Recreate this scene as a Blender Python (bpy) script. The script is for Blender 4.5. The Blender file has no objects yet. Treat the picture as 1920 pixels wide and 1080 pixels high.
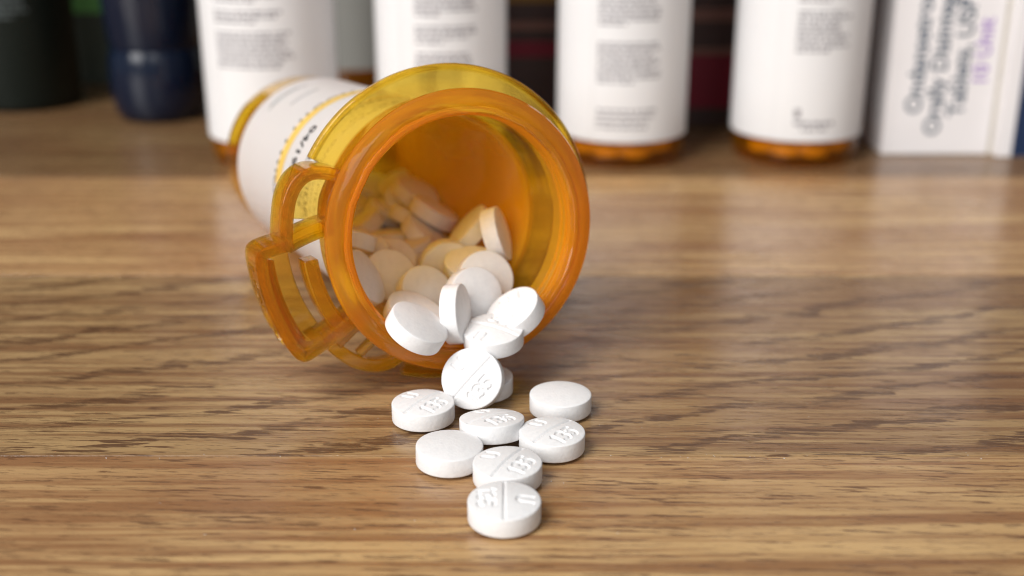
import bpy, bmesh, math, random
import numpy as np
from mathutils import Matrix, Vector

random.seed(7)
S = 0.001                       # everything below is written in millimetres
sc = bpy.context.scene
col = sc.collection

# ------------------------------------------------------------------ camera
F_PX, HOR = 2250.0, 832.0
TH = math.atan(HOR / F_PX)
CAM_H = math.cos(TH) / 0.0123
cam_d = bpy.data.cameras.new('camera')
cam = bpy.data.objects.new('camera', cam_d)
col.objects.link(cam)
cam.location = (0, 0, CAM_H * S)
cam.rotation_euler = (math.radians(90) - TH, 0, 0)
cam_d.sensor_width = 36.0
cam_d.lens = 36.0 * F_PX / 1920.0
cam_d.clip_start = 0.005
cam_d.clip_end = 20.0
cam_d.dof.use_dof = True
cam_d.dof.focus_distance = 0.162
cam_d.dof.aperture_fstop = 13.5
sc.camera = cam

# ------------------------------------------------------------------ light
w = bpy.data.worlds.new('World')
sc.world = w
w.use_nodes = True
bg = w.node_tree.nodes['Background']
bg.inputs[0].default_value = (0.95, 0.97, 1.0, 1)
bg.inputs[1].default_value = 0.23


def area(name, loc, target, size, size_y, power, color):
    d = bpy.data.lights.new(name, 'AREA')
    d.shape = 'RECTANGLE'
    d.size, d.size_y = size, size_y
    d.energy = power
    d.color = color
    o = bpy.data.objects.new(name, d)
    col.objects.link(o)
    o.location = loc
    v = Vector(target) - Vector(loc)
    o.rotation_euler = v.to_track_quat('-Z', 'Y').to_euler()
    return o


area('window_light', (-1.28, -1.34, 0.90), (0, 0.22, 0.0), 1.2, 1.2, 35.0, (1.0, 0.985, 0.965))
area('front_fill_light', (0.15, -1.65, 0.75), (0, 0.22, 0.0), 0.9, 0.7, 4.0, (1.0, 0.985, 0.97))  # added fill lamp behind the camera, brightens the inside of the bottle
area('high_fill_light', (-0.75, -0.62, 1.45), (-0.01, 0.18, 0.0), 0.8, 0.8, 25.0, (1.0, 0.975, 0.94))  # added lamp high at front left, shining through the neck onto the pile

sc.view_settings.view_transform = 'Standard'
sc.view_settings.look = 'None'
sc.view_settings.exposure = 0.0
sc.view_settings.gamma = 1.0
sc.cycles.max_bounces = 18
sc.cycles.transmission_bounces = 10
sc.cycles.transparent_max_bounces = 24
sc.cycles.diffuse_bounces = 12
sc.cycles.glossy_bounces = 8
sc.cycles.volume_bounces = 2
sc.cycles.use_denoising = True
sc.cycles.blur_glossy = 1.0
sc.cycles.filter_width = 1.05


# ------------------------------------------------------------------ projection helper (pixel of the 1920 frame -> point at height z, mm)
def at(px, py, z=0.0):
    x, y = (px - 960) / F_PX, (py - 540) / F_PX
    c, s_ = math.cos(TH), math.sin(TH)
    d = Vector((x, -s_ * y + c, -c * y - s_))
    k = (z - CAM_H) / d.z
    return Vector((0, 0, CAM_H)) + d * k


# ------------------------------------------------------------------ node helpers
def new_mat(name):
    m = bpy.data.materials.new(name)
    m.use_nodes = True
    nt = m.node_tree
    for n in list(nt.nodes):
        nt.nodes.remove(n)
    out = nt.nodes.new('ShaderNodeOutputMaterial')
    return m, nt, out


def N(nt, kind, **kw):
    n = nt.nodes.new('ShaderNode' + kind)
    for k, v in kw.items():
        if k.startswith('i_'):
            key = k[2:]
            n.inputs[int(key) if key.isdigit() else key.replace('_', ' ')].default_value = v
        else:
            setattr(n, k, v)
    return n


def L(nt, a, b):
    nt.links.new(a, b)


def math_n(nt, op, a, b=None, c=None, clamp=False):
    n = nt.nodes.new('ShaderNodeMath')
    n.operation = op
    n.use_clamp = clamp
    for i, v in enumerate((a, b, c)):
        if v is None:
            continue
        if isinstance(v, (int, float)):
            n.inputs[i].default_value = v
        else:
            L(nt, v, n.inputs[i])
    return n.outputs[0]


def mixc(nt, fac, a, b, blend='MIX'):
    n = nt.nodes.new('ShaderNodeMix')
    n.data_type = 'RGBA'
    n.blend_type = blend
    for i, v in ((0, fac), (6, a), (7, b)):
        if isinstance(v, (int, float)):
            n.inputs[i].default_value = v
        elif isinstance(v, tuple):
            n.inputs[i].default_value = v
        else:
            L(nt, v, n.inputs[i])
    return n.outputs[2]


def smooth(nt, v, lo, hi, a=0.0, b=1.0):
    n = nt.nodes.new('ShaderNodeMapRange')
    n.interpolation_type = 'SMOOTHSTEP'
    L(nt, v, n.inputs[0])
    n.inputs[1].default_value, n.inputs[2].default_value = lo, hi
    n.inputs[3].default_value, n.inputs[4].default_value = a, b
    return n.outputs[0]


def simple(name, color, rough=0.5, spec=0.5, noise=0.06, scale=300.0, coat=0.0, bump=0.0):
    m, nt, out = new_mat(name)
    p = N(nt, 'BsdfPrincipled', i_Roughness=rough)
    p.inputs['Specular IOR Level'].default_value = spec
    p.inputs['Coat Weight'].default_value = coat
    tc = N(nt, 'TexCoord')
    nz = N(nt, 'TexNoise', i_Scale=scale, i_Detail=4.0)
    L(nt, tc.outputs['Object'], nz.inputs['Vector'])
    f = smooth(nt, nz.outputs[0], 0.3, 0.7, 1.0 - noise, 1.0 + noise)
    mul = nt.nodes.new('ShaderNodeVectorMath')
    mul.operation = 'SCALE'
    mul.inputs[0].default_value = color[:3]
    L(nt, f, mul.inputs['Scale'])
    L(nt, mul.outputs[0], p.inputs['Base Color'])
    if bump:
        b = N(nt, 'Bump', i_Strength=bump, i_Distance=0.0002)
        L(nt, nz.outputs[0], b.inputs['Height'])
        L(nt, b.outputs[0], p.inputs['Normal'])
    L(nt, p.outputs[0], out.inputs[0])
    return m


# ------------------------------------------------------------------ materials
def amber_material(name, tint=(1, 1, 1), sig=None, haze=0.14, rough=0.045, clear=0.45, milk=(0.93, 0.40, 0.025)):
    """amber polypropylene: clear part tinted (by thickness where sig is given), plus a milky part that scatters"""
    m, nt, out = new_mat(name)
    tr = N(nt, 'BsdfRefraction', i_IOR=1.40, i_Roughness=0.04)
    tr.inputs['Color'].default_value = tint + (1,)
    tp = N(nt, 'BsdfTransparent')
    tp.inputs['Color'].default_value = tint + (1,)
    mt = N(nt, 'MixShader', i_0=clear)
    L(nt, tr.outputs[0], mt.inputs[1])
    L(nt, tp.outputs[0], mt.inputs[2])
    di = N(nt, 'BsdfTranslucent')
    di.inputs['Color'].default_value = milk + (1,)
    df = N(nt, 'BsdfDiffuse')
    df.inputs['Color'].default_value = milk + (1,)
    md = N(nt, 'MixShader', i_0=0.5)
    L(nt, di.outputs[0], md.inputs[1])
    L(nt, df.outputs[0], md.inputs[2])
    tc = N(nt, 'TexCoord')
    nz = N(nt, 'TexNoise', i_Scale=120.0, i_Detail=2.0)
    L(nt, tc.outputs['Object'], nz.inputs['Vector'])
    hz = smooth(nt, nz.outputs[0], 0.3, 0.75, haze * 0.92, haze * 1.08)
    mh = N(nt, 'MixShader')
    L(nt, hz, mh.inputs[0])
    L(nt, mt.outputs[0], mh.inputs[1])
    L(nt, md.outputs[0], mh.inputs[2])
    gl = N(nt, 'BsdfGlossy', i_Roughness=rough)
    gl.inputs['Color'].default_value = (1, 1, 1, 1)
    nz2 = N(nt, 'TexNoise', i_Scale=700.0, i_Detail=5.0)
    L(nt, tc.outputs['Object'], nz2.inputs['Vector'])
    bp = N(nt, 'Bump', i_Strength=0.09, i_Distance=0.0003)
    L(nt, nz2.outputs[0], bp.inputs['Height'])
    L(nt, bp.outputs[0], gl.inputs['Normal'])
    nz3 = N(nt, 'TexNoise', i_Scale=180.0, i_Detail=6.0, i_Roughness=0.7)
    L(nt, tc.outputs['Object'], nz3.inputs['Vector'])
    L(nt, smooth(nt, nz3.outputs[0], 0.42, 0.66, rough * 0.7, rough * 4.0), gl.inputs['Roughness'])
    fr = N(nt, 'Fresnel')
    ge = N(nt, 'NewGeometry')
    ior = N(nt, 'MapRange')
    L(nt, ge.outputs['Backfacing'], ior.inputs[0])
    ior.inputs[3].default_value, ior.inputs[4].default_value = 1.42, 1 / 1.42
    L(nt, ior.outputs[0], fr.inputs['IOR'])
    L(nt, bp.outputs[0], fr.inputs['Normal'])
    ms = N(nt, 'MixShader')
    L(nt, fr.outputs[0], ms.inputs[0])
    L(nt, mh.outputs[0], ms.inputs[1])
    L(nt, gl.outputs[0], ms.inputs[2])
    L(nt, ms.outputs[0], out.inputs['Surface'])
    if sig:
        D = 2500.0
        va = N(nt, 'VolumeAbsorption', i_Density=D)
        va.inputs['Color'].default_value = tuple(1 - s_ * 1000.0 / D for s_ in sig) + (1,)
        L(nt, va.outputs[0], out.inputs['Volume'])
    return m


M_amber = amber_material('amber_plastic_milky', tint=(1.0, 0.84, 0.14), haze=0.42, clear=0.9, milk=(1.0, 0.57, 0.03))
M_neck = amber_material('amber_plastic_neck', tint=(1.0, 0.80, 0.16), haze=0.06, clear=0.9, milk=(1.0, 0.55, 0.04))
M_rim = amber_material('amber_plastic_rim', tint=(1.0, 0.77, 0.14), haze=0.38, clear=0.6, milk=(1.0, 0.42, 0.035))
M_clear = amber_material('amber_plastic_clear', sig=(0.0, 0.23, 1.9), haze=0.08, clear=0.6, milk=(0.95, 0.5, 0.03))
M_arm = amber_material('amber_plastic_tab', sig=(0.01, 0.135, 1.9), haze=0.18, clear=0.5, milk=(1.0, 0.48, 0.03))
M_amber_far = amber_material('amber_plastic_dark', tint=(1.0, 0.75, 0.12), haze=0.07, clear=0.9, milk=(1.0, 0.45, 0.02))


def tablet_material():
    m, nt, out = new_mat('pressed_powder')
    p = N(nt, 'BsdfPrincipled', i_Roughness=0.55)
    p.inputs['Base Color'].default_value = (0.77, 0.77, 0.78, 1)
    p.inputs['Specular IOR Level'].default_value = 0.35
    p.inputs['Subsurface Weight'].default_value = 0.10
    p.inputs['Subsurface Radius'].default_value = (1.0, 0.9, 0.8)
    p.inputs['Subsurface Scale'].default_value = 0.0006
    tc = N(nt, 'TexCoord')
    nz = N(nt, 'TexNoise', i_Scale=2600.0, i_Detail=4.0)
    L(nt, tc.outputs['Object'], nz.inputs['Vector'])
    nzc = N(nt, 'TexNoise', i_Scale=900.0, i_Detail=5.0, i_Roughness=0.7)
    L(nt, tc.outputs['Object'], nzc.inputs['Vector'])
    L(nt, mixc(nt, smooth(nt, nzc.outputs[0], 0.4, 0.7), (0.785, 0.785, 0.79, 1), (0.735, 0.735, 0.745, 1)), p.inputs['Base Color'])
    b = N(nt, 'Bump', i_Strength=0.4, i_Distance=0.0001)
    L(nt, nz.outputs[0], b.inputs['Height'])
    L(nt, b.outputs[0], p.inputs['Normal'])
    L(nt, p.outputs[0], out.inputs[0])
    return m


M_tab = tablet_material()


def paper_material(name, color=(0.93, 0.945, 0.955), transl=0.55):
    m, nt, out = new_mat(name)
    p = N(nt, 'BsdfPrincipled', i_Roughness=0.42)
    p.inputs['Base Color'].default_value = color + (1,)
    p.inputs['Specular IOR Level'].default_value = 0.4
    t = N(nt, 'BsdfTranslucent')
    t.inputs['Color'].default_value = color + (1,)
    mx = N(nt, 'MixShader', i_0=transl)
    L(nt, p.outputs[0], mx.inputs[1])
    L(nt, t.outputs[0], mx.inputs[2])
    tc = N(nt, 'TexCoord')
    nz = N(nt, 'TexNoise', i_Scale=140.0, i_Detail=3.0)
    L(nt, tc.outputs['Object'], nz.inputs['Vector'])
    b = N(nt, 'Bump', i_Strength=0.15, i_Distance=0.0006)
    L(nt, nz.outputs[0], b.inputs['Height'])
    L(nt, b.outputs[0], p.inputs['Normal'])
    L(nt, mx.outputs[0], out.inputs[0])
    return m


M_paper = paper_material('label_paper')
M_paper_far = paper_material('label_paper_thick', (0.82, 0.82, 0.83), transl=0.10)
M_ink = simple('black_ink', (0.03, 0.03, 0.035), 0.6, 0.3)
M_ink_grey = simple('grey_ink', (0.25, 0.24, 0.26), 0.6, 0.3)
M_ink_pale = simple('pale_grey_ink', (0.40, 0.40, 0.40), 0.6, 0.3)
M_stripe = simple('yellow_band', (0.76, 0.50, 0.12), 0.5, 0.3)
M_cap = simple('white_cap', (0.8, 0.8, 0.79), 0.4)


def wood_material():
    m, nt, out = new_mat('oak_laminate')
    tc = N(nt, 'TexCoord')
    seed = N(nt, 'Attribute', attribute_type='OBJECT', attribute_name='grain_seed').outputs['Fac']
    slope = N(nt, 'Attribute', attribute_type='OBJECT', attribute_name='grain_slope').outputs['Fac']
    tone = N(nt, 'Attribute', attribute_type='OBJECT', attribute_name='grain_tone').outputs['Fac']
    sx = N(nt, 'SeparateXYZ')
    L(nt, tc.outputs['Object'], sx.inputs[0])
    x = math_n(nt, 'MULTIPLY', sx.outputs[0], 1000.0)
    y = math_n(nt, 'MULTIPLY', sx.outputs[1], 1000.0)

    def noise(ax, ay, detail=2.0, rough=0.5, off=0.0, yy=None, dist=0.0):
        c = N(nt, 'CombineXYZ')
        L(nt, math_n(nt, 'MULTIPLY', x, ax), c.inputs[0])
        L(nt, math_n(nt, 'MULTIPLY', yy if yy is not None else y, ay), c.inputs[1])
        n = N(nt, 'TexNoise', noise_dimensions='4D', i_Scale=1.0, i_Detail=detail, i_Roughness=rough, i_Distortion=dist)
        L(nt, c.outputs[0], n.inputs['Vector'])
        L(nt, math_n(nt, 'ADD', seed, off), n.inputs['W'])
        return n.outputs[0]

    # growth-ring field, wavy and sloping across the plank
    n1 = noise(0.014, 0.030, 2.0, 0.5, 1.0)
    n2 = noise(0.10, 0.22, 3.0, 0.65, 2.0)
    fld = math_n(nt, 'ADD', y, math_n(nt, 'MULTIPLY', x, slope))
    fld = math_n(nt, 'ADD', fld, math_n(nt, 'MULTIPLY', math_n(nt, 'SUBTRACT', n1, 0.5), 22.0))
    fld = math_n(nt, 'ADD', fld, math_n(nt, 'MULTIPLY', math_n(nt, 'SUBTRACT', n2, 0.5), 8.0))
    ring = math_n(nt, 'SINE', math_n(nt, 'MULTIPLY', fld, 0.72))
    ramt = N(nt, 'Attribute', attribute_type='OBJECT', attribute_name='grain_rings').outputs['Fac']
    n3 = noise(0.013, 0.045, 2.0, 0.5, 8.0)
    ringm = math_n(nt, 'MULTIPLY', smooth(nt, ring, 0.35, 1.0), math_n(nt, 'MULTIPLY', ramt, smooth(nt, n3, 0.34, 0.58, 0.12, 1.0)))
    # pores: short dark dashes running a little askew, dense in the rings
    ys = math_n(nt, 'ADD', y, math_n(nt, 'MULTIPLY', x, 0.05))
    fine = noise(0.13, 1.75, 4.0, 0.6, 3.0, ys)
    fine2 = noise(0.28, 3.9, 3.0, 0.62, 4.0, ys)
    thr = math_n(nt, 'ADD', fine, math_n(nt, 'MULTIPLY', ringm, 0.105))
    p1 = smooth(nt, thr, 0.59, 0.63)
    thr2 = math_n(nt, 'ADD', fine2, math_n(nt, 'MULTIPLY', ringm, 0.11))
    p2 = smooth(nt, thr2, 0.585, 0.63)
    lng = noise(0.016, 0.52, 5.0, 0.66, 5.0)
    strk = smooth(nt, lng, 0.40, 0.60)
    broad = noise(0.010, 0.05, 2.0, 0.5, 6.0)
    br = smooth(nt, broad, 0.36, 0.64)
    micro = noise(1.2, 9.0, 2.0, 0.6, 7.0)

    c = mixc(nt, strk, (0.53, 0.345, 0.16, 1), (0.24, 0.115, 0.05, 1))
    c = mixc(nt, math_n(nt, 'MULTIPLY', br, 0.55), c, (0.23, 0.10, 0.042, 1))
    c = mixc(nt, math_n(nt, 'MULTIPLY', ringm, 0.12), c, (0.20, 0.11, 0.06, 1))
    c = mixc(nt, math_n(nt, 'MULTIPLY', p1, 0.9), c, (0.095, 0.036, 0.017, 1))
    c = mixc(nt, math_n(nt, 'MULTIPLY', p2, 0.6), c, (0.08, 0.03, 0.015, 1))
    c = mixc(nt, tone, c, (0.21, 0.10, 0.042, 1))
    c = mixc(nt, math_n(nt, 'MULTIPLY', micro, 0.14), c, (0.58, 0.39, 0.19, 1))
    gain = N(nt, 'Attribute', attribute_type='OBJECT', attribute_name='grain_gain').outputs['Fac']
    gm = nt.nodes.new('ShaderNodeVectorMath')
    gm.operation = 'SCALE'
    L(nt, c, gm.inputs[0])
    L(nt, gain, gm.inputs['Scale'])
    c = gm.outputs[0]
    p = N(nt, 'BsdfPrincipled', i_Roughness=0.36)
    p.inputs['Specular IOR Level'].default_value = 0.5
    L(nt, c, p.inputs['Base Color'])
    rg = smooth(nt, fine, 0.3, 0.7, 0.20, 0.32)
    smd = smooth(nt, noise(0.035, 0.05, 4.0, 0.6, 9.0), 0.4, 0.62, -0.05, 0.07)
    L(nt, math_n(nt, 'ADD', rg, smd), p.inputs['Roughness'])
    hgt = math_n(nt, 'SUBTRACT', math_n(nt, 'MULTIPLY', micro, 0.5), math_n(nt, 'ADD', p1, p2))
    b = N(nt, 'Bump', i_Strength=0.3, i_Distance=0.00005)
    L(nt, hgt, b.inputs['Height'])
    L(nt, b.outputs[0], p.inputs['Normal'])
    L(nt, p.outputs[0], out.inputs[0])
    return m


M_wood = wood_material()


# ------------------------------------------------------------------ object helpers
def tag(o, label=None, cat=None, group=None, kind=None):
    if label:
        o['label'] = label
    if cat:
        o['category'] = cat
    if group:
        o['group'] = group
    if kind:
        o['kind'] = kind
    return o


def mk(name, verts, faces, mat, parent=None, smooth_=True, bevel=0.0, auto=None):
    me = bpy.data.meshes.new(name)
    me.from_pydata([(v[0] * S, v[1] * S, v[2] * S) for v in verts], [], faces)
    bm = bmesh.new()
    bm.from_mesh(me)
    bmesh.ops.recalc_face_normals(bm, faces=bm.faces)
    bm.to_mesh(me)
    bm.free()
    if mat:
        me.materials.append(mat)
    o = bpy.data.objects.new(name, me)
    col.objects.link(o)
    if parent:
        o.parent = parent
    if smooth_:
        me.polygons.foreach_set('use_smooth', [True] * len(me.polygons))
        me.set_sharp_from_angle(angle=math.radians(auto or 42))
    if bevel:
        b = o.modifiers.new('edge', 'BEVEL')
        b.width = bevel * S
        b.segments = 3
        b.limit_method = 'ANGLE'
        b.angle_limit = math.radians(35)
        b.harden_normals = False
    return o


def empty(name, loc=(0, 0, 0)):
    o = bpy.data.objects.new(name, None)
    o.empty_display_size = 0.01
    o.location = Vector(loc) * S
    col.objects.link(o)
    return o


def lathe(prof, seg=96):
    """closed profile [(axial, radius)] -> closed solid about local z (axial = z)"""
    vs, fs = [], []
    idx = []
    for (d, r) in prof:
        if r < 1e-6:
            idx.append([len(vs)])
            vs.append((0, 0, d))
        else:
            row = []
            for k in range(seg):
                t = 2 * math.pi * k / seg
                row.append(len(vs))
                vs.append((r * math.cos(t), r * math.sin(t), d))
            idx.append(row)
    n = len(prof)
    for i in range(n):
        A, B = idx[i], idx[(i + 1) % n]
        if len(A) == 1 and len(B) == 1:
            continue
        for k in range(seg):
            k2 = (k + 1) % seg
            if len(A) == 1:
                fs.append((A[0], B[k2], B[k]))
            elif len(B) == 1:
                fs.append((A[k], A[k2], B[0]))
            else:
                fs.append((A[k], A[k2], B[k2], B[k]))
    return vs, fs


def arc_solid(prof, ph0, ph1, seg=24):
    """closed (axial, radius) profile swept from ph0 to ph1 degrees, capped"""
    vs, fs = [], []
    n = len(prof)
    for k in range(seg + 1):
        t = math.radians(ph0 + (ph1 - ph0) * k / seg)
        for (d, r) in prof:
            vs.append((r * math.cos(t), r * math.sin(t), d))
    for k in range(seg):
        for i in range(n):
            j = (i + 1) % n
            fs.append((k * n + i, k * n + j, (k + 1) * n + j, (k + 1) * n + i))
    fs.append(tuple(range(n)))
    fs.append(tuple(seg * n + i for i in range(n))[::-1])
    return vs, fs


def catmull(pts, per=6):
    P = [np.array(p, float) for p in pts]
    P = [2 * P[0] - P[1]] + P + [2 * P[-1] - P[-2]]
    out = []
    for i in range(1, len(P) - 2):
        for k in range(per):
            t = k / per
            out.append(0.5 * ((2 * P[i]) + (-P[i - 1] + P[i + 1]) * t + (2 * P[i - 1] - 5 * P[i] + 4 * P[i + 1] - P[i + 2]) * t * t
                              + (-P[i - 1] + 3 * P[i] - 3 * P[i + 1] + P[i + 2]) * t ** 3))
    out.append(P[-2])
    return out


def strip(polar, thick, d0, d1, per=6):
    """wall of given thickness along a curve given in (radius, degrees), axial range d0..d1"""
    c = catmull([(r * math.cos(math.radians(p)), r * math.sin(math.radians(p))) for r, p in polar], per)
    n = len(c)
    vs, fs = [], []
    for i in range(n):
        t = c[min(i + 1, n - 1)] - c[max(i - 1, 0)]
        t /= np.linalg.norm(t)
        nn = np.array((-t[1], t[0])) * thick / 2
        a_, b_ = c[i] + nn, c[i] - nn
        vs += [(a_[0], a_[1], d0), (b_[0], b_[1], d0), (b_[0], b_[1], d1), (a_[0], a_[1], d1)]
    for i in range(n - 1):
        for k in range(4):
            k2 = (k + 1) % 4
            fs.append((i * 4 + k, i * 4 + k2, (i + 1) * 4 + k2, (i + 1) * 4 + k))
    fs.append((0, 1, 2, 3))
    fs.append(((n - 1) * 4 + 3, (n - 1) * 4 + 2, (n - 1) * 4 + 1, (n - 1) * 4))
    return vs, fs


def join_geo(*parts):
    vs, fs = [], []
    for v, f in parts:
        o = len(vs)
        vs += list(v)
        fs += [tuple(i + o for i in q) for q in f]
    return vs, fs


def box_geo(x0, x1, y0, y1, z0, z1):
    v = [(x0, y0, z0), (x1, y0, z0), (x1, y1, z0), (x0, y1, z0), (x0, y0, z1), (x1, y0, z1), (x1, y1, z1), (x0, y1, z1)]
    f = [(0, 3, 2, 1), (4, 5, 6, 7), (0, 1, 5, 4), (1, 2, 6, 5), (2, 3, 7, 6), (3, 0, 4, 7)]
    return v, f


def text_geo(body, size, bold=0.0, extrude=0.0, spacing=1.0):
    """2-D outline of a line of type, mm, baseline at y=0, starting x=0"""
    cu = bpy.data.curves.new('type', 'FONT')
    cu.body = body
    cu.size = size
    cu.offset = bold
    cu.extrude = extrude
    cu.space_character = spacing
    cu.resolution_u = 3
    o = bpy.data.objects.new('type', cu)
    col.objects.link(o)
    dg = bpy.context.evaluated_depsgraph_get()
    me = o.evaluated_get(dg).to_mesh()
    vs = [tuple(v.co) for v in me.vertices]
    fs = [tuple(p.vertices) for p in me.polygons]
    o.evaluated_get(dg).to_mesh_clear()
    bpy.data.objects.remove(o)
    bpy.data.curves.remove(cu)
    return vs, fs


# ------------------------------------------------------------------ table: planks lying side by side across the picture
table = tag(empty('tabletop'), kind='structure')
PL = [(70.5, 141.84, 11.3, 0.02, 0.0, 0.35, 1.06), (141.84, 213.2, 4.7, -0.30, 0.10, 1.0, 0.80), (213.2, 284.5, 21.9, 0.05, 0.0, 0.12, 1.2),
      (284.5, 355.9, 33.1, -0.08, 0.3, 0.6, 0.62), (355.9, 427.3, 41.7, 0.06, 0.3, 0.6, 0.6), (427.3, 498.6, 57.2, 0.1, 0.3, 0.6, 0.8), (-0.8, 70.5, 63.4, 0.05, 0.0, 0.5, 1.0)]  # farthest planks: own dark tone, with the bottles' dark reflection added into the colour
for y0, y1, sd, sl, tn, rg_, gn_ in PL:
    yc = (y0 + y1) / 2
    hw = (y1 - y0) / 2 - 0.06
    o = mk('plank', *box_geo(-330, 330, -hw, hw, -8, 0), M_wood, table, smooth_=False, bevel=0.12)
    o.location = (0, yc * S, 0)
    o['grain_seed'], o['grain_slope'], o['grain_tone'], o['grain_rings'], o['grain_gain'] = sd, sl, tn, rg_, gn_
o = mk('underlay', *box_geo(-330, 330, -0.8, 498.6, -16, -8.3), M_wood, table, smooth_=False)
o['grain_seed'], o['grain_slope'], o['grain_tone'], o['grain_gain'] = 3.0, 0.0, 0.8, 0.8
M_wall = simple('dark_wall', (0.035, 0.028, 0.025), 0.8, 0.2, 0.2, 20)
tag(mk('wall', *box_geo(-700, 700, 470, 490, 0.2, 620), M_wall, smooth_=False), kind='structure')

# ------------------------------------------------------------------ tablets
RT, EH, DOME = 4.4, 1.25, 0.46


def arcpts(cx, cy, rx, ry, a0, a1, n=10):
    return [(cx + rx * math.cos(math.radians(a0 + (a1 - a0) * k / n)), cy + ry * math.sin(math.radians(a0 + (a1 - a0) * k / n))) for k in range(n + 1)]


def glyph_strokes():
    st = []
    # U above the score
    ux, uy = 0.2, 1.55
    st.append([(ux - 0.55, uy + 1.7), (ux - 0.55, uy + 0.55)] + arcpts(ux, uy + 0.55, 0.55, 0.55, 180, 360) + [(ux + 0.55, uy + 1.7)])
    # 135 below it
    by = -2.95
    x = -1.55
    st.append([(x - 0.25, by + 1.45), (x, by + 1.75), (x, by)])
    x = -0.45
    st.append([(x - 0.42, by + 1.6)] + arcpts(x, by + 1.32, 0.45, 0.43, 110, -80) + arcpts(x, by + 0.45, 0.5, 0.47, 80, -120) + [(x - 0.45, by + 0.12)])
    x = 0.85
    st.append([(x + 0.5, by + 1.75), (x - 0.38, by + 1.75), (x - 0.45, by + 0.98)] + arcpts(x, by + 0.52, 0.5, 0.52, 110, -130))
    return [[(px_ * 1.16, py_ * 1.08 + (0.1 if py_ < 0 else -0.1)) for px_, py_ in q_] for q_ in st]


def seg_dist(X, Y, poly):
    d = np.full(X.shape, 1e9)
    for (x0, y0), (x1, y1) in zip(poly[:-1], poly[1:]):
        dx, dy = x1 - x0, y1 - y0
        t = np.clip(((X - x0) * dx + (Y - y0) * dy) / (dx * dx + dy * dy + 1e-12), 0, 1)
        d = np.minimum(d, np.hypot(X - x0 - t * dx, Y - y0 - t * dy))
    return d


def tablet_mesh(name, imprint, rings=72, seg=220, fine=True):
    rin = RT - 0.14
    rad = [rin * (k / rings) for k in range(1, rings + 1)]
    th = np.arange(seg) * 2 * np.pi / seg
    vs, fs = [], []

    def hgt(r):
        return EH + DOME * (1 - (r / rin) ** 2)

    def side(sgn, imp):
        X = np.array([[r * math.cos(t) for t in th] for r in rad])
        Y = np.array([[r * math.sin(t) for t in th] for r in rad])
        Z = EH + DOME * (1 - (np.hypot(X, Y) / rin) ** 2)
        if imp:
            sc_d = np.abs(Y)
            g = 0.24 * np.clip(1 - sc_d / 0.30, 0, 1) ** 1.2
            for stq in glyph_strokes():
                q = seg_dist(X, Y, stq)
                t = np.clip((0.33 - q) / 0.26, 0, 1)
                g = np.maximum(g, 0.22 * t * t * (3 - 2 * t))
            ed = np.clip((rin - np.hypot(X, Y)) / 0.3, 0, 1)
            Z = Z - g * (0.25 + 0.75 * ed)
        base = len(vs)
        vs.append((0, 0, sgn * (Z[0].mean() if imp else hgt(0))))
        for i in range(len(rad)):
            for k in range(seg):
                vs.append((X[i, k], Y[i, k], sgn * Z[i, k]))
        for k in range(seg):
            fs.append((base, base + 1 + k, base + 1 + (k + 1) % seg))
        for i in range(len(rad) - 1):
            for k in range(seg):
                k2 = (k + 1) % seg
                a_ = base + 1 + i * seg
                fs.append((a_ + k, a_ + seg + k, a_ + seg + k2, a_ + k2))
        return base + 1 + (len(rad) - 1) * seg
    e0 = side(1, imprint)
    rad_full = rad
    rad = [rin * k / 8 for k in range(1, 9)]
    e1 = side(-1, False)
    prev = e0
    for (r, z) in ((RT - 0.03, EH - 0.05), (RT, EH - 0.16), (RT, -(EH - 0.16)), (RT - 0.03, -(EH - 0.05))):
        b = len(vs)
        for t in th:
            vs.append((r * math.cos(t), r * math.sin(t), z))
        for k in range(seg):
            k2 = (k + 1) % seg
            fs.append((prev + k, b + k, b + k2, prev + k2))
        prev = b
    for k in range(seg):
        k2 = (k + 1) % seg
        fs.append((prev + k, e1 + k, e1 + k2, prev + k2))
    o = mk(name, vs, fs, M_tab, auto=80)
    me = o.data
    bpy.data.objects.remove(o)
    return me


ME_IMP = tablet_mesh('tablet_imprinted', True)
ME_BLANK = tablet_mesh('tablet_plain', False, rings=16, seg=96)
ME_SMALL = tablet_mesh('tablet_coarse', False, rings=8, seg=48)


def put_tablet(loc, normal, rot, label, me=None, group=None):
    """loc in world mm, normal = face direction, rot = direction (world vector) of the line of the score on that face"""
    z = Vector(normal).normalized()
    x = Vector(rot)
    x = (x - z * x.dot(z)).normalized()
    y = z.cross(x)
    o = bpy.data.objects.new('tablet', me or ME_IMP)
    col.objects.link(o)
    M = Matrix((x, y, z)).transposed().to_4x4()
    M.translation = Vector(loc) * S
    o.matrix_world = M
    return tag(o, label, 'tablet', group)


def flat_rot(deg):
    return (math.cos(math.radians(deg)), math.sin(math.radians(deg)), 0)


RIMZ = EH + DOME + 0.02 + EH          # height of the upper face edge of a tablet lying flat
ZC = EH + DOME + 0.02
UP = (0, 0, 1)


def spill(px, py, rot, label, me=None, tilt=(0, 0), dz=0.0, dx=0.0, dy=0.0):
    q = at(px, py, RIMZ + dz)
    n = Vector((tilt[0], tilt[1], 1)).normalized()
    c = Vector((q.x + dx, q.y + dy, RIMZ + dz)) - n * EH
    put_tablet(c, n, flat_rot(rot), label, me, 'tablets spilled on the table')


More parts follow.
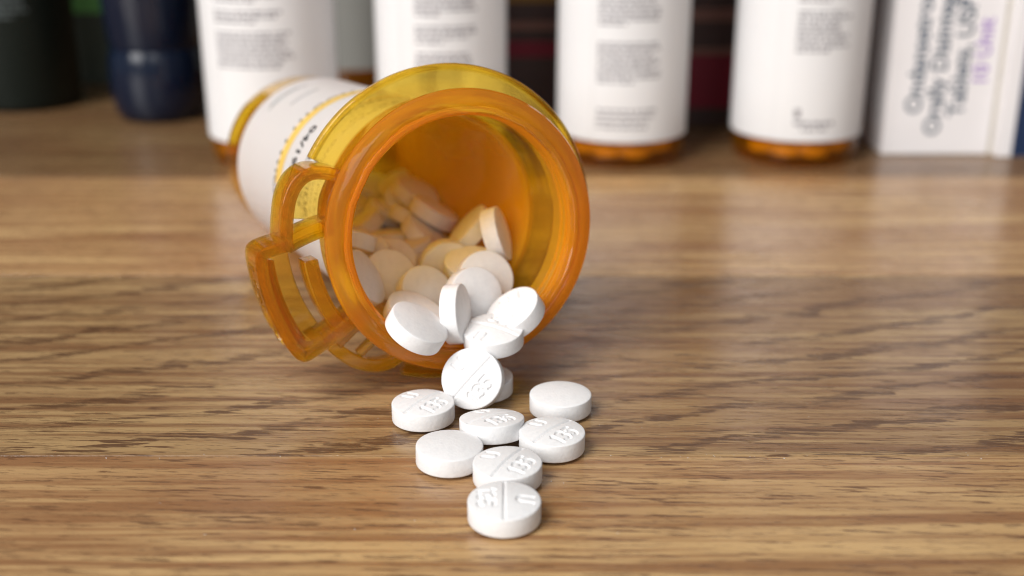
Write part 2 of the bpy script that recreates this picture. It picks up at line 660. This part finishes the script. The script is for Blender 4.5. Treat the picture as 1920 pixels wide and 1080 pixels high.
spill(945.5, 936, -90, 'nearest spilled tablet, its score line pointing towards the camera', tilt=(0.0, -0.03), dy=-0.2)
spill(951.5, 868, 62, 'scored tablet directly behind the nearest one, partly hidden by it', dy=0.25)
spill(846.5, 834, 0, 'smooth blank tablet lying left of the scored pair in front', ME_BLANK, tilt=(0.02, 0.0), dx=-0.25)
spill(1033.5, 808, 52, 'scored tablet on the right, just in front of the blank one', tilt=(0.02, 0.0), dx=0.15)
spill(922, 784, 40, 'tilted tablet in the middle of the spill, leaning away from the camera', tilt=(-0.02, 0.17), dz=0.55, dy=0.2)
spill(794.5, 754, 55, 'leftmost spilled tablet, below the left side of the bottle mouth', dx=-0.1)
spill(1051, 738, 0, 'smooth blank tablet farthest to the right on the table', ME_BLANK)
q = at(905, 713, RIMZ)
put_tablet((q.x, 161.0, ZC), UP, flat_rot(30), 'tablet almost hidden behind the upright one, under the bottle rim', None, 'tablets spilled on the table')
# the one standing on its edge, facing the camera
n8 = Vector((-0.17, -0.90, 0.47)).normalized()
c8 = Vector((-5.55, 156.6, 4.45))
rt = Vector((1, 0, 0)) - n8 * n8.x
rt.normalize()
upv = n8.cross(rt)
a8 = math.radians(47)
put_tablet(c8, n8, rt * math.cos(a8) + upv * math.sin(a8), 'upright tablet stamped U 135 leaning in front of the bottle mouth', None, 'tablets spilled on the table')

# ------------------------------------------------------------------ the amber bottle lying on its side
C0 = Vector((-6.294, 162.836, 24.218))
YAW, PIT = 0.436, 0.0915
AX = Vector((math.sin(YAW) * math.cos(PIT), -math.cos(YAW) * math.cos(PIT), math.sin(PIT)))     # towards the mouth
SX = AX.cross(Vector((0, 0, 1))).normalized()
UX = SX.cross(AX)
BM = Matrix((SX, UX, -AX)).transposed().to_4x4()
BM.translation = C0 * S
bottle = bpy.data.objects.new('pill_bottle', None)
col.objects.link(bottle)
bottle.empty_display_size = 0.02
bottle.matrix_world = BM
tag(bottle, 'open amber pill bottle lying on its side, white tablets spilling from its mouth', 'pill bottle')


def bl(x, y, d):
    """bottle-local mm -> world mm"""
    return C0 + SX * x + UX * y - AX * d


LEN = 87.1
prof = [(0.5, 17.1), (0.12, 17.16), (0.0, 17.3), (0.0, 17.75), (0.08, 17.88), (0.42, 17.95), (0.46, 18.1), (0.34, 18.35), (0.3, 18.7), (0.38, 19.2), (0.58, 19.7),
        (0.9, 20.25), (1.3, 20.48), (1.8, 20.5), (2.05, 20.2), (2.3, 20.1), (4.2, 19.55), (4.6, 19.25), (5.2, 19.1), (9.6, 19.0), (10.6, 18.4), (11.8, 17.4), (13.0, 16.65),
        (14, 16.45), (72.4, 16.35), (82.5, 16.3), (85.3, 16.2), (86.5, 15.7), (87.0, 14.9), (87.1, 14.0), (86.3, 12.5), (86.2, 0.0), (84.6, 0.0), (84.6, 13.6), (83.8, 14.8), (82.4, 15.15),
        (72.4, 15.18), (40, 15.25), (14, 15.4), (12.2, 15.6), (10.6, 16.3), (9.2, 16.75), (6.5, 16.9), (2.5, 17.02)]
body = mk('bottle_body', *lathe(prof, 144), M_amber, bottle, auto=24)
body.data.materials.append(M_rim)
body.data.materials.append(M_neck)
for pg in body.data.polygons:
    if max(body.data.vertices[i].co.z for i in pg.vertices) < 5.0 * S and pg.center.z > -1:
        pg.material_index = 1
    elif all(4.6 * S < body.data.vertices[i].co.z < 13.6 * S for i in pg.vertices) or all(body.data.vertices[i].co.z > 72.3 * S for i in pg.vertices):
        pg.material_index = 2
for v in body.data.vertices:            # slightly uneven moulded lip
    r_ = math.hypot(v.co.x, v.co.y)
    if v.co.z < 0.6 * S and 0 < r_ < 18.45 * S:
        t_ = math.atan2(v.co.y, v.co.x)
        k_ = (math.sin(7 * t_ + 1) * 0.03 + math.sin(17 * t_ + 2.2) * 0.03 + math.sin(41 * t_) * 0.018) * S
        v.co.z += k_
        v.co.x += math.cos(t_) * k_ * 1.3
        v.co.y += math.sin(t_) * k_ * 1.3
tag(body, 'amber body of the bottle with its thick open rim')
# faint moulding threads inside the mouth
th_v = []
for dd in (1.4, 2.4, 3.9):
    th_v.append(lathe([(dd - 0.22, 17.1), (dd - 0.1, 16.72), (dd + 0.1, 16.72), (dd + 0.3, 17.1)], 120))
mk('inner_ridge', *join_geo(*th_v), M_amber, body)

cprof = [(7.5, 17.7), (7.5, 22.5), (7.1, 22.9), (7.0, 23.25), (7.15, 23.5), (7.6, 23.56), (8.5, 23.5), (8.75, 23.2), (8.7, 22.7), (8.55, 17.7)]
collar = mk('collar', *arc_solid(cprof, 31, 292, 140), M_clear, bottle, bevel=0.25)
tag(collar, 'thin clear collar flaring out behind the rim')
lug = join_geo(strip([(24.3, -34.5), (24.5, -40), (24.3, -48), (23.6, -55), (22.2, -61), (19.6, -66), (17.9, -69)], 1.9, 6.4, 8.4),
               strip([(18.0, -38), (21.5, -38), (24.0, -38)], 2.0, 5.4, 8.3),
               strip([(18.2, -52), (20.4, -50.5), (23.2, -49)], 1.2, 6.8, 8.3))
mk('collar_lug', *lug, M_arm, bottle, bevel=0.2)

hook = mk('hook', *join_geo(
    strip([(18.6, 30), (21.6, 28.6), (23.7, 26.2), (24.9, 22.0), (25.35, 16.5), (25.35, 10), (25.35, 4), (25.1, 1.0)], 1.8, 3.2, 9.0),
    strip([(18.6, 28.8), (21.4, 27.4), (23.3, 25.0), (24.3, 21.4), (24.7, 16.5), (24.7, 10), (24.7, 4)], 0.7, 4.4, 9.0),
    strip([(18.4, 8.5), (20.5, 6.6), (23.0, 4.0), (25.2, 1.6)], 2.3, 4.2, 8.8),
    strip([(19.0, 27), (19.2, 18), (19.0, 8)], 1.2, 4.6, 9.0)), M_arm, bottle, bevel=0.16)
tag(hook, 'curved amber hook joining the rim to the locking tab')
mk('web', *arc_solid([(8.1, 18.3), (8.1, 24.7), (9.0, 24.7), (9.0, 18.3)], 9, 27, 14), M_clear, hook, bevel=0.15)

tab_main = mk('locking_tab', *join_geo(
    strip([(25.0, 2.2), (27.4, 1.1), (28.5, 0.3), (28.9, -0.9), (28.95, -5), (28.95, -13), (28.9, -24), (28.85, -29.6), (28.6, -31.6), (28.0, -32.6), (25.2, -33.4), (21.5, -34), (18.2, -34.5)], 1.6, 3.6, 9.8),
    strip([(27.6, -1.6), (28.1, -5), (28.1, -13), (28.05, -24), (27.7, -29.0), (26.8, -31.2), (25.0, -32.2)], 1.3, 4.3, 9.6)),
    M_arm, bottle, bevel=0.16)
tag(tab_main, 'curved push tab with raised letters at the side of the mouth')
mk('web', *arc_solid([(8.7, 24.1), (8.7, 28.6), (9.6, 28.6), (9.6, 24.1), (9.3, 23.8), (9.0, 23.8)], -31, -1, 22), M_clear, tab_main, bevel=0.12)
mk('ledge', *arc_solid([(5.6, 26.7), (5.6, 27.9), (9.0, 27.9), (9.0, 26.7)], -30, -3, 22), M_arm, tab_main, bevel=0.25)
mk('latch_arm', *join_geo(arc_solid([(4.2, 20.9), (4.2, 23.0), (7.4, 23.1), (7.4, 20.9)], -35, -4.5, 22)), M_arm, bottle, bevel=0.25)

# raised letters on the tab
tv, tf = text_geo('LOCK', 4.1, bold=0.08, extrude=0.26)
xs = [v[0] for v in tv]
mid = (min(xs) + max(xs)) / 2
tv2 = []
for (x, y, z) in tv:
    ph = math.radians(-15.5) - (x - mid) * 1.15 / 29.7
    r = 29.62 + z
    tv2.append((r * math.cos(ph), r * math.sin(ph), 8.2 - y))
mk('raised_letter', tv2, tf, M_arm, tab_main, smooth_=False)


# label and its print -----------------------------------------------------------
def wrap_sheet(r, d0, d1, p0, p1, seg=96, dn=4, th=0.1):
    vs, fs = [], []
    m = dn + 1
    for rr in (r, r + th):
        for k in range(seg + 1):
            t = math.radians(p0 + (p1 - p0) * k / seg)
            for j in range(m):
                vs.append((rr * math.cos(t), rr * math.sin(t), d0 + (d1 - d0) * j / dn))
    B = (seg + 1) * m
    for k in range(seg):
        for j in range(dn):
            a_ = k * m + j
            fs.append((a_, a_ + 1, a_ + m + 1, a_ + m))
            fs.append((B + a_, B + a_ + m, B + a_ + m + 1, B + a_ + 1))
        for j in (0, dn):
            a_ = k * m + j
            fs.append((a_, a_ + m, B + a_ + m, B + a_))
    for k in (0, seg):
        for j in range(dn):
            a_ = k * m + j
            fs.append((a_, a_ + 1, B + a_ + 1, B + a_))
    return vs, fs


RL = 16.56
label = mk('label', *wrap_sheet(RL, 14.2, 73.0, -128, 222, 150), M_paper, bottle, auto=60)
tag(label, 'white paper label printed in black with a yellow band')
mk('yellow_band', *wrap_sheet(RL + 0.13, 40.9, 44.1, 9, 150, 60, 1, 0.03), M_stripe, label)


def label_line(body, size, d_base, ph_start, bold=0.0, r=RL + 0.12, spacing=1.0):
    v, f = text_geo(body, size, bold, 0.0, spacing)
    return [(r * math.cos(math.radians(ph_start) - x / r), r * math.sin(math.radians(ph_start) - x / r), d_base - y) for x, y, z in v], f


lines = [label_line('BY MOUTH TWICE', 3.6, 45.2, 104, 0.09), label_line('04/19/2024', 3.1, 37.0, 49, 0.12, spacing=1.08),
         label_line('QTY 60', 3.0, 32.6, 92, 0.04), label_line('02/27/2024', 2.7, 30.1, 46, 0.09), label_line('REFILLS', 3.0, 26.5, 33, 0.05),
         label_line('DF', 3.0, 26.6, 13.5, 0.07), label_line('PHARMACY', 2.6, 30.0, 96, 0.05), label_line('RX', 2.8, 25.5, 88, 0.05)]
mk('black_print', *join_geo(*lines), M_ink, label, smooth_=False)
bars = []
for d_, p0, p1 in ((66.2, 47, 77), (67.4, 50, 72), (57.6, 56, 76)):
    bars.append(wrap_sheet(RL + 0.1, d_ - 0.55, d_ + 0.35, p0, p1, 20, 1, 0.02))
mk('grey_print', *join_geo(*bars), M_ink_pale, label)

# ------------------------------------------------------------------ tablets inside the lying bottle (positions in the bottle's own frame)
INS = [
 ('V', (-2.7, -15.3, -1.3), (0.10, 0.97, -0.22), 'tablet lying on the lower lip of the mouth, behind the upright one'),
 ('S', (-7.09, -13.13, 0.36), (0.566, 0.816, -0.117), 'tilted tablet resting at the right inside the mouth'),
 ('U', (8.9, -12.3, -0.9), (-0.388, 0.821, -0.418), 'bright tablet on its edge at the lower left of the lip'),
 ('R', (1.6, -12.2, 2.2), (-0.80, 0.10, -0.59), 'tablet standing edge-on in the centre of the mouth'),
 ('T', (6.8, -12.5, 5.9), (-0.295, 0.864, -0.409), 'tablet tucked behind the bright one at the lower left lip'),
 ('Q', (-3.18, -11.36, 6.82), (-0.10, 0.291, -0.956), 'tablet standing just behind and right of the edge-on one'),
 ('P', (2.3, -11.7, 12.9), (-0.20, 0.55, -0.81), 'tablet with a lit left edge, left of the edge-on one'),
 ('O', (13.0, -7.2, 10.5), (-0.72, 0.45, -0.52), 'tablet half hidden by the left side of the rim, nearest the lip'),
 ('M', (-6.6, -10.1, 10.4), (0.037, 0.349, -0.936), 'tablet in the pile behind the one resting at the right'),
 ('N', (5.95, -9.9, 19.0), (-0.186, 0.529, -0.828), 'tablet at the left of the pile, in front of a round-faced one'),
 ('K', (-4.9, -10.2, 21.6), (0.200, -0.086, -0.976), 'tablet facing the mouth in the middle of the pile'),
 ('I', (2.63, -10.11, 27.82), (0.232, 0.711, -0.664), 'round-faced tablet deep on the left of the pile'),
 ('L', (-7.2, -9.5, 16.5), (0.058, 0.937, -0.344), 'flat-lying tablet at the right of the pile'),
 ('J', (-4.07, -11.4, 29.5), (0.096, 0.859, -0.502), 'tablet lying flat behind the middle of the pile'),
 ('H', (5.08, -9.53, 37.0), (-0.355, 0.589, -0.726), 'tablet deep inside, half hidden by the left side of the rim'),
 ('D', (-3.49, -9.65, 43.05), (-0.086, 0.992, 0.090), 'tablet seen edge-on and level, deep inside on the left'),
 ('E', (-7.24, -8.3, 37.05), (-0.547, 0.766, -0.339), 'tablet sloping down to the right, deep in the middle of the pile'),
 ('F', (-10.6, -5.4, 24.5), 'c', (-0.72, 0.62, 0.30), 'tablet leaning to the left against the right inner wall'),
 ('G', (-11.2, -4.6, 15.5), 'c', (0.94, 0.25, 0.22), 'rightmost upright tablet against the inner wall'),
 ('C', (-9.78, -5.05, 39.08), (-0.495, 0.842, -0.215), 'sloping tablet on top of the back of the pile'),
 ('B', (-6.67, -7.72, 55.0), (-0.504, 0.84, -0.203), 'sloping tablet farther back on the upper left of the pile'),
 ('A', (-10.9, -3.6, 51.0), 'c', (0.45, 0.80, 0.38), 'highest tablet, blurred at the back of the pile'),
]
FIL = [((-5.51, -9.63, 77.09), (0.980, 0.189, 0.057)), ((-2.20, -10.94, 51.04), (-0.483, 0.699, -0.528)), ((0.49, -12.00, 57.75), (0.299, 0.892, 0.340)),
       ((5.60, -9.62, 55.87), (0.287, 0.906, 0.311)), ((-8.26, -7.20, 45.81), (-0.477, 0.879, -0.018)), ((4.99, -10.05, 46.05), (0.104, 0.927, 0.359)),
       ((7.11, -8.49, 26.03), (0.556, 0.724, -0.409)), ((1.64, -12.74, 43.62), (-0.054, 0.950, 0.307)), ((3.45, -12.96, 66.02), (-0.250, 0.967, -0.050)),
       ((-2.78, -13.20, 36.09), (0.208, 0.968, -0.138)), ((-6.29, -11.41, 63.30), (0.475, 0.846, 0.244)), ((6.71, -9.26, 70.69), (0.039, 0.999, 0.002)),
       ((0.65, -11.03, 76.79), (-0.543, 0.577, -0.610)), ((-1.03, -9.23, 61.54), (0.249, 0.930, 0.269)), ((7.56, -8.15, 80.23), (-0.046, 0.863, 0.503)),
       ((-4.62, -9.81, 70.26), (-0.314, 0.312, -0.896)), ((8.07, -7.22, 57.93), (0.337, 0.928, 0.159)), ((10.61, -4.12, 23.56), (-0.348, 0.913, 0.213)),
       ((0.42, -8.2, 49.5), (0.512, 0.853, 0.102))]


def inb(px, py, d):
    o_ = Vector((0, 0, CAM_H))
    v = at(px, py, 0) - o_
    P0 = C0 - AX * d
    q_ = o_ + v * ((P0 - o_).dot(AX) / v.dot(AX)) - P0
    return (q_.dot(SX), q_.dot(UX), d)


for k_, px_, py_, d_, n_, lab_ in (
        ('x', 700, 352, 74, (0.3, 0.8, 0.5), 'dim tablet at the upper left of the pile, nearest the foot of the bottle'),
        ('x', 752, 350, 66, (-0.3, 0.7, 0.6), 'dim tablet near the top of the pile, left of the highest one'),
        ('x', 765, 380, 53, (0.2, 0.6, 0.75), 'dim tablet just below the highest one at the back'),
        ('x', 688, 405, 62, (0.6, 0.7, 0.4), 'dim tablet at the far left behind the sloping one'),
        ('x', 688, 440, 50, (0.35, 0.9, 0.2), 'tablet at the left edge beside the level edge-on one'),
        ('x', 770, 470, 34, (-0.35, 0.85, 0.3), 'tablet wedged below the level edge-on one')):
    INS.append((k_, inb(px_, py_, d_), 'c', n_, lab_))


def local_vec(n):
    return SX * n[0] + UX * n[1] - AX * n[2]


for it in INS:
    k, p, n, lab = it[0], it[1], it[2], it[-1]
    if n == 'c':        # given as right / up / towards the lens
        a_, b_, c_ = it[3]
        wn = Vector((a_, b_ * math.sin(TH) - c_ * math.cos(TH), b_ * math.cos(TH) + c_ * math.sin(TH)))
        n = (wn.dot(SX), wn.dot(UX), -wn.dot(AX))
    me = ME_IMP if k in 'VS' else ME_BLANK
    rot = {'V': (0.5, 0.0, 0.8), 'S': (1, 0.2, 0.3)}.get(k, (1, 0, 0.3))
    put_tablet(bl(*p), local_vec(n), local_vec(rot), lab, me, 'tablets in the mouth of the lying bottle')
for p, n in FIL:
    put_tablet(bl(*p), local_vec(n), local_vec((1, 0, 0.2)), 'tablet buried deep in the pile inside the lying bottle', ME_SMALL, 'tablets deep inside the lying bottle')

# ------------------------------------------------------------------ standing bottles behind
VP = [(0.3, 13.5), (0.0, 14.6), (0.5, 15.6), (1.6, 16.15), (4, 16.3), (66, 16.45), (68, 15.6), (69, 15.2), (78, 15.2), (78, 14.0), (68, 14.0), (65, 15.2), (4, 15.0), (2.4, 14.2), (1.8, 12.5), (1.8, 0), (0.7, 0)]
CAPP = [(69.3, 0), (88, 0), (88.5, 15.8), (88, 17.2), (86.8, 17.9), (69.6, 18.1), (69.3, 17.7)]


def print_rows(rows, r, th0, zc):
    """rows of small unreadable type: short dashes of uneven length on the label"""
    parts = []
    for (z, w0, w1, hgt) in rows:
        x = w0
        while x < w1 - 0.4:
            ln = random.uniform(0.5, 2.4)
            xe = min(x + ln, w1)
            parts.append(wrap_sheet(r, z, z + hgt, th0 + math.degrees(x / r), th0 + math.degrees(xe / r), 2, 1, 0.02))
            x = xe + random.uniform(0.25, 0.6)
    return join_geo(*parts)


def paragraph(ztop, n, w0, w1, step=1.15, h=0.62):
    return [(ztop - i * step, w0 + random.uniform(0, 0.3), w1 - random.uniform(0, 3.0) - (random.uniform(2, 9) if i == n - 1 else 0), h) for i in range(n)]


def vial(px, py, lab, paras, zlab, facing=-90.0, tilt_label=0.0, mats=(M_amber_far, M_paper_far), pills=True, extra=None):
    base = at(px, py + 7)
    base = Vector((base.x, base.y + 14.6, 0.02))
    r = empty('standing_pill_bottle', base)
    tag(r, lab, 'pill bottle', 'bottles standing in a row behind')
    mk('bottle_body', *lathe(VP, 72), mats[0], r, auto=50)
    lb = mk('label', *wrap_sheet(16.5, zlab, 63.5, facing - 165, facing + 168, 90), mats[1], r, auto=60)
    mk('label_overlap', *wrap_sheet(16.62, zlab + 0.4, 63.3, facing - 168, facing - 31, 50), mats[1], lb, auto=60)
    if paras:
        mk('grey_print', *print_rows(paras, 16.64, facing, 0), M_ink_grey, lb)
    if extra:
        extra(lb, facing)
    mk('cap', *lathe(CAPP, 72), M_cap, r, auto=40)
    return base


def stuff_pills(base, who, spots):
    for i, (a_, rr, z, ti) in enumerate(spots):
        t = math.radians(a_)
        put_tablet((base.x + rr * math.cos(t), base.y + rr * math.sin(t), base.z + z), (math.cos(t) * ti, math.sin(t) * ti, 1 - abs(ti) * 0.8), flat_rot(a_ + 90),
                   'tablet showing through the amber foot of the ' + who, ME_SMALL, 'tablets in the foot of the ' + who)


PS = [(-112, 9.4, 3.9, 0.1), (-75, 9.6, 4.0, 0.15), (-35, 9.3, 4.0, -0.1), (-150, 9.5, 4.1, 0.1), (60, 8, 4.0, 0.0), (130, 8.5, 4.0, 0.1), (-90, 8.5, 7.8, 0.3), (-20, 8.8, 7.9, 0.2), (-140, 8.8, 7.8, -0.2)]

b = vial(500, 312, 'white-labelled bottle at the left, standing behind the foot of the lying bottle',
         paragraph(62, 5, -9, 9) + paragraph(53.0, 6, -9, 9) + paragraph(44.6, 4, -9, 9) + paragraph(38.6, 3, -9, 9) + paragraph(33.6, 8, -9, 11), 6.8, -96)
stuff_pills(b, 'leftmost white-labelled bottle', PS[:6])
b = vial(826, 306, 'white-labelled bottle standing behind the rim of the lying bottle',
         paragraph(62, 6, -5, 11) + paragraph(53, 6, -5, 11) + paragraph(44.5, 7, -5, 11) + paragraph(34.5, 4, -5, 11) + paragraph(28, 6, -5, 11), 6.8, -92)
b = vial(1172, 308, 'white-labelled bottle standing just right of the bottle mouth',
         paragraph(62, 6, -8, 7) + paragraph(53, 6, -8, 8) + paragraph(43.6, 8, -8, 8) + paragraph(30.8, 9, -8, 8) + paragraph(14.5, 4, -8, 8, 1.4), 6.8, -90)
stuff_pills(b, 'white-labelled bottle right of the mouth', PS)
b = vial(1510, 306, 'white-labelled bottle standing beside the white carton',
         paragraph(62, 6, -5, 10) + paragraph(53, 5, -5, 10) + paragraph(45.5, 5, -5, 10) + paragraph(38.2, 9, -5, 9) + [(12.8, -4, -2.6, 2.2), (11.0, -4, 6, 0.9), (9.6, -2, 5, 0.7)], 6.8, -91)
stuff_pills(b, 'white-labelled bottle beside the carton', PS)
M_bluepaper = paper_material('dim_grey_label', (0.26, 0.26, 0.24), 0.1)
b = vial(664, 172, 'dim grey-labelled bottle far back between the two left bottles', None, 8.5, -90, mats=(M_amber_far, M_bluepaper))

# ------------------------------------------------------------------ cartons
M_card = simple('white_card', (0.78, 0.76, 0.77), 0.45, 0.4, 0.02, 60)
M_cardedge = simple('grey_card_fold', (0.50, 0.47, 0.40), 0.55, 0.3, 0.05, 200)
M_navy = simple('navy_card', (0.012, 0.028, 0.075), 0.4, 0.4, 0.05, 100)
M_inkblue = simple('slate_ink', (0.10, 0.13, 0.17), 0.6, 0.3)
M_purple = simple('purple_ink', (0.33, 0.20, 0.52), 0.6, 0.3)


def carton(name_loc, wdt, dep, hgt, label, rotz=0.0, mat=M_card):
    r = empty('medicine_carton', name_loc)
    r.rotation_euler = (0, 0, math.radians(rotz))
    tag(r, label, 'carton')
    mk('box_body', *box_geo(0, wdt, 0, dep, 0.05, hgt), mat, r, bevel=0.5)
    return r


p0, p1 = at(1650, 291), at(1851, 291)
wd = (p1.x - p0.x)
cb = carton((p0.x, p0.y, 0), wd, 22, 96, 'white medicine carton with slate lettering running up its face')


def card_text(body, size, x, z, mat, bold=0.15):
    v, f = text_geo(body, size, bold)
    return mk('lettering', [(x - yy, -0.04, z + xx) for xx, yy, zz in v], f, mat, cb, smooth_=False)


card_text('Ondansetron', 5.9, 9.2, 11.0, M_inkblue)
card_text('Orally Disintegrating', 5.9, 14.6, 5.3, M_inkblue)
card_text('Tablets, USP', 5.9, 20.2, 10.2, M_inkblue)
card_text('10 Unit', 5.6, 25.2, 18.3, M_purple, 0.1)
mk('fold', *box_geo(wd + 0.05, wd + 1.3, 0.5, 21, 0.1, 95.5), M_cardedge, cb, smooth_=False)
p2 = at(1866, 296)
cn = carton((p2.x, p2.y, 0), 46, 24, 92, 'navy carton with a white edge at the far right', mat=M_card)
mk('navy_panel', *box_geo(3.9, 46.2, -0.25, -0.02, 0.4, 91.5), M_navy, cn, smooth_=False)

# dark printed box behind the right-hand bottles
M_dk = simple('dark_brown_card', (0.06, 0.036, 0.034), 0.5, 0.3, 0.15, 60)
M_mar = simple('maroon_card', (0.19, 0.012, 0.03), 0.5, 0.3, 0.06, 60)
M_brn = simple('brown_print', (0.20, 0.10, 0.08), 0.5, 0.3, 0.1, 60)
M_gold = simple('ochre_print', (0.24, 0.13, 0.03), 0.5, 0.3, 0.1, 60)
q0, q1 = at(930, 238), at(1420, 238)
mb = carton((q0.x, q0.y, 0), q1.x - q0.x, 40, 88, 'dark brown and maroon box behind the gap between the right bottles', mat=M_dk)
W = q1.x - q0.x
mk('maroon_panel', *box_geo(W * 0.70, W - 1, -0.2, -0.02, 5.5, 20.5), M_mar, mb, smooth_=False)
mk('maroon_panel', *box_geo(1, W * 0.32, -0.2, -0.02, 20.0, 24.5), M_mar, mb, smooth_=False)
for z0, z1, x0, x1, m_ in ((20.6, 22.6, 0.70, 0.99, M_brn), (30, 33.5, 0.72, 0.99, M_brn), (38, 40.5, 0.70, 0.97, M_brn), (27.5, 30, 0.02, 0.30, M_brn), (35, 39.5, 0.02, 0.25, M_gold), (44, 47, 0.02, 0.3, M_brn), (46, 49, 0.7, 0.98, M_brn)):
    mk('printed_band', *box_geo(W * x0, W * x1, -0.15, -0.02, z0, z1), m_, mb, smooth_=False)

# ------------------------------------------------------------------ dark bottles at the left
M_nb = simple('navy_plastic', (0.004, 0.009, 0.024), 0.16, 0.5, 0.03, 50)
M_nc = simple('petrol_plastic', (0.004, 0.014, 0.028), 0.18, 0.5, 0.03, 50)
M_bk = simple('black_green_plastic', (0.004, 0.008, 0.006), 0.5, 0.3, 0.05, 50)
M_gt = simple('grey_type', (0.10, 0.12, 0.12), 0.6, 0.3)
M_green = simple('green_card', (0.17, 0.44, 0.13), 0.6, 0.3, 0.08, 40)
M_gry = simple('grey_green_card', (0.075, 0.09, 0.07), 0.6, 0.3, 0.1, 40)
nbp = at(285, 232)
nb = tag(empty('navy_bottle', (nbp.x, nbp.y + 11, 0.02)), 'glossy navy bottle standing on its wide cap at the left', 'bottle')
mk('cap', *lathe([(0, 0), (0, 10.5), (0.5, 11.6), (2.5, 12.8), (6, 13.6), (12, 13.9), (18, 13.5), (20.5, 12.9), (21, 12.2), (21, 0)], 64), M_nb, nb, auto=35)
mk('bottle_body', *lathe([(21.1, 0), (21.1, 12.6), (23, 13.1), (40, 14.6), (80, 15.5), (92, 14.5), (95, 11), (95, 0)], 64), M_nb, nb, auto=35)
bbp = at(20, 212)
bb = tag(empty('black_bottle', (bbp.x, bbp.y + 15, 0.02)), 'black bottle with faint grey lettering at the far left edge', 'bottle')
mk('bottle_body', *lathe([(0, 0), (0, 14.5), (0.6, 15.6), (2, 16.3), (90, 17.0), (93, 14), (93, 0)], 64), M_bk, bb, auto=35)
mk('grey_print', *print_rows(paragraph(52, 10, -4, 8, 1.7, 0.7) + paragraph(33.5, 4, -4, 7, 1.7, 0.7), 17.05, -80, 0), M_gt, bb)
g0, g1 = at(88, 160), at(240, 160)
gb = carton((g0.x, g0.y, 0), g1.x - g0.x, 24, 80, 'green and grey box behind the dark bottles', mat=M_gry)
mk('green_panel', *box_geo(0.3, g1.x - g0.x - 0.3, -0.2, -0.02, 24, 79), M_green, gb, smooth_=False)
mk('green_panel', *box_geo(1.5, 6.0, -0.2, -0.02, 1.0, 17), M_green, gb, smooth_=False)

# ------------------------------------------------------------------ crumbs of tablet dust on the table
rnd = random.Random(12)
parts = []
for i in range(60):
    if i < 32:
        x_, y_ = rnd.uniform(-70, 75), 141.84 + rnd.gauss(0, 0.5)
    elif i < 46:
        x_, y_ = rnd.gauss(0, 12), rnd.gauss(142, 11)
    else:
        x_, y_ = rnd.uniform(-70, 70), rnd.uniform(116, 190)
    r_ = rnd.choice((0.04, 0.05, 0.06, 0.08)) * rnd.uniform(0.8, 1.3)
    vs = [(x_ + r_ * rnd.uniform(0.6, 1.5), y_, r_ * 0.5), (x_ - r_ * rnd.uniform(0.6, 1.6), y_ + r_ * 0.2, r_ * 0.5), (x_, y_ + r_, r_ * 0.5), (x_, y_ - r_, r_ * 0.5), (x_, y_, r_ * 1.1), (x_, y_, 0.0)]
    parts.append((vs, [(0, 2, 4), (2, 1, 4), (1, 3, 4), (3, 0, 4), (2, 0, 5), (1, 2, 5), (3, 1, 5), (0, 3, 5)]))
tag(mk('tablet_dust', *join_geo(*parts), M_tab, smooth_=False), 'tiny white crumbs of tablet dust scattered on the wooden table', 'dust', kind='stuff')
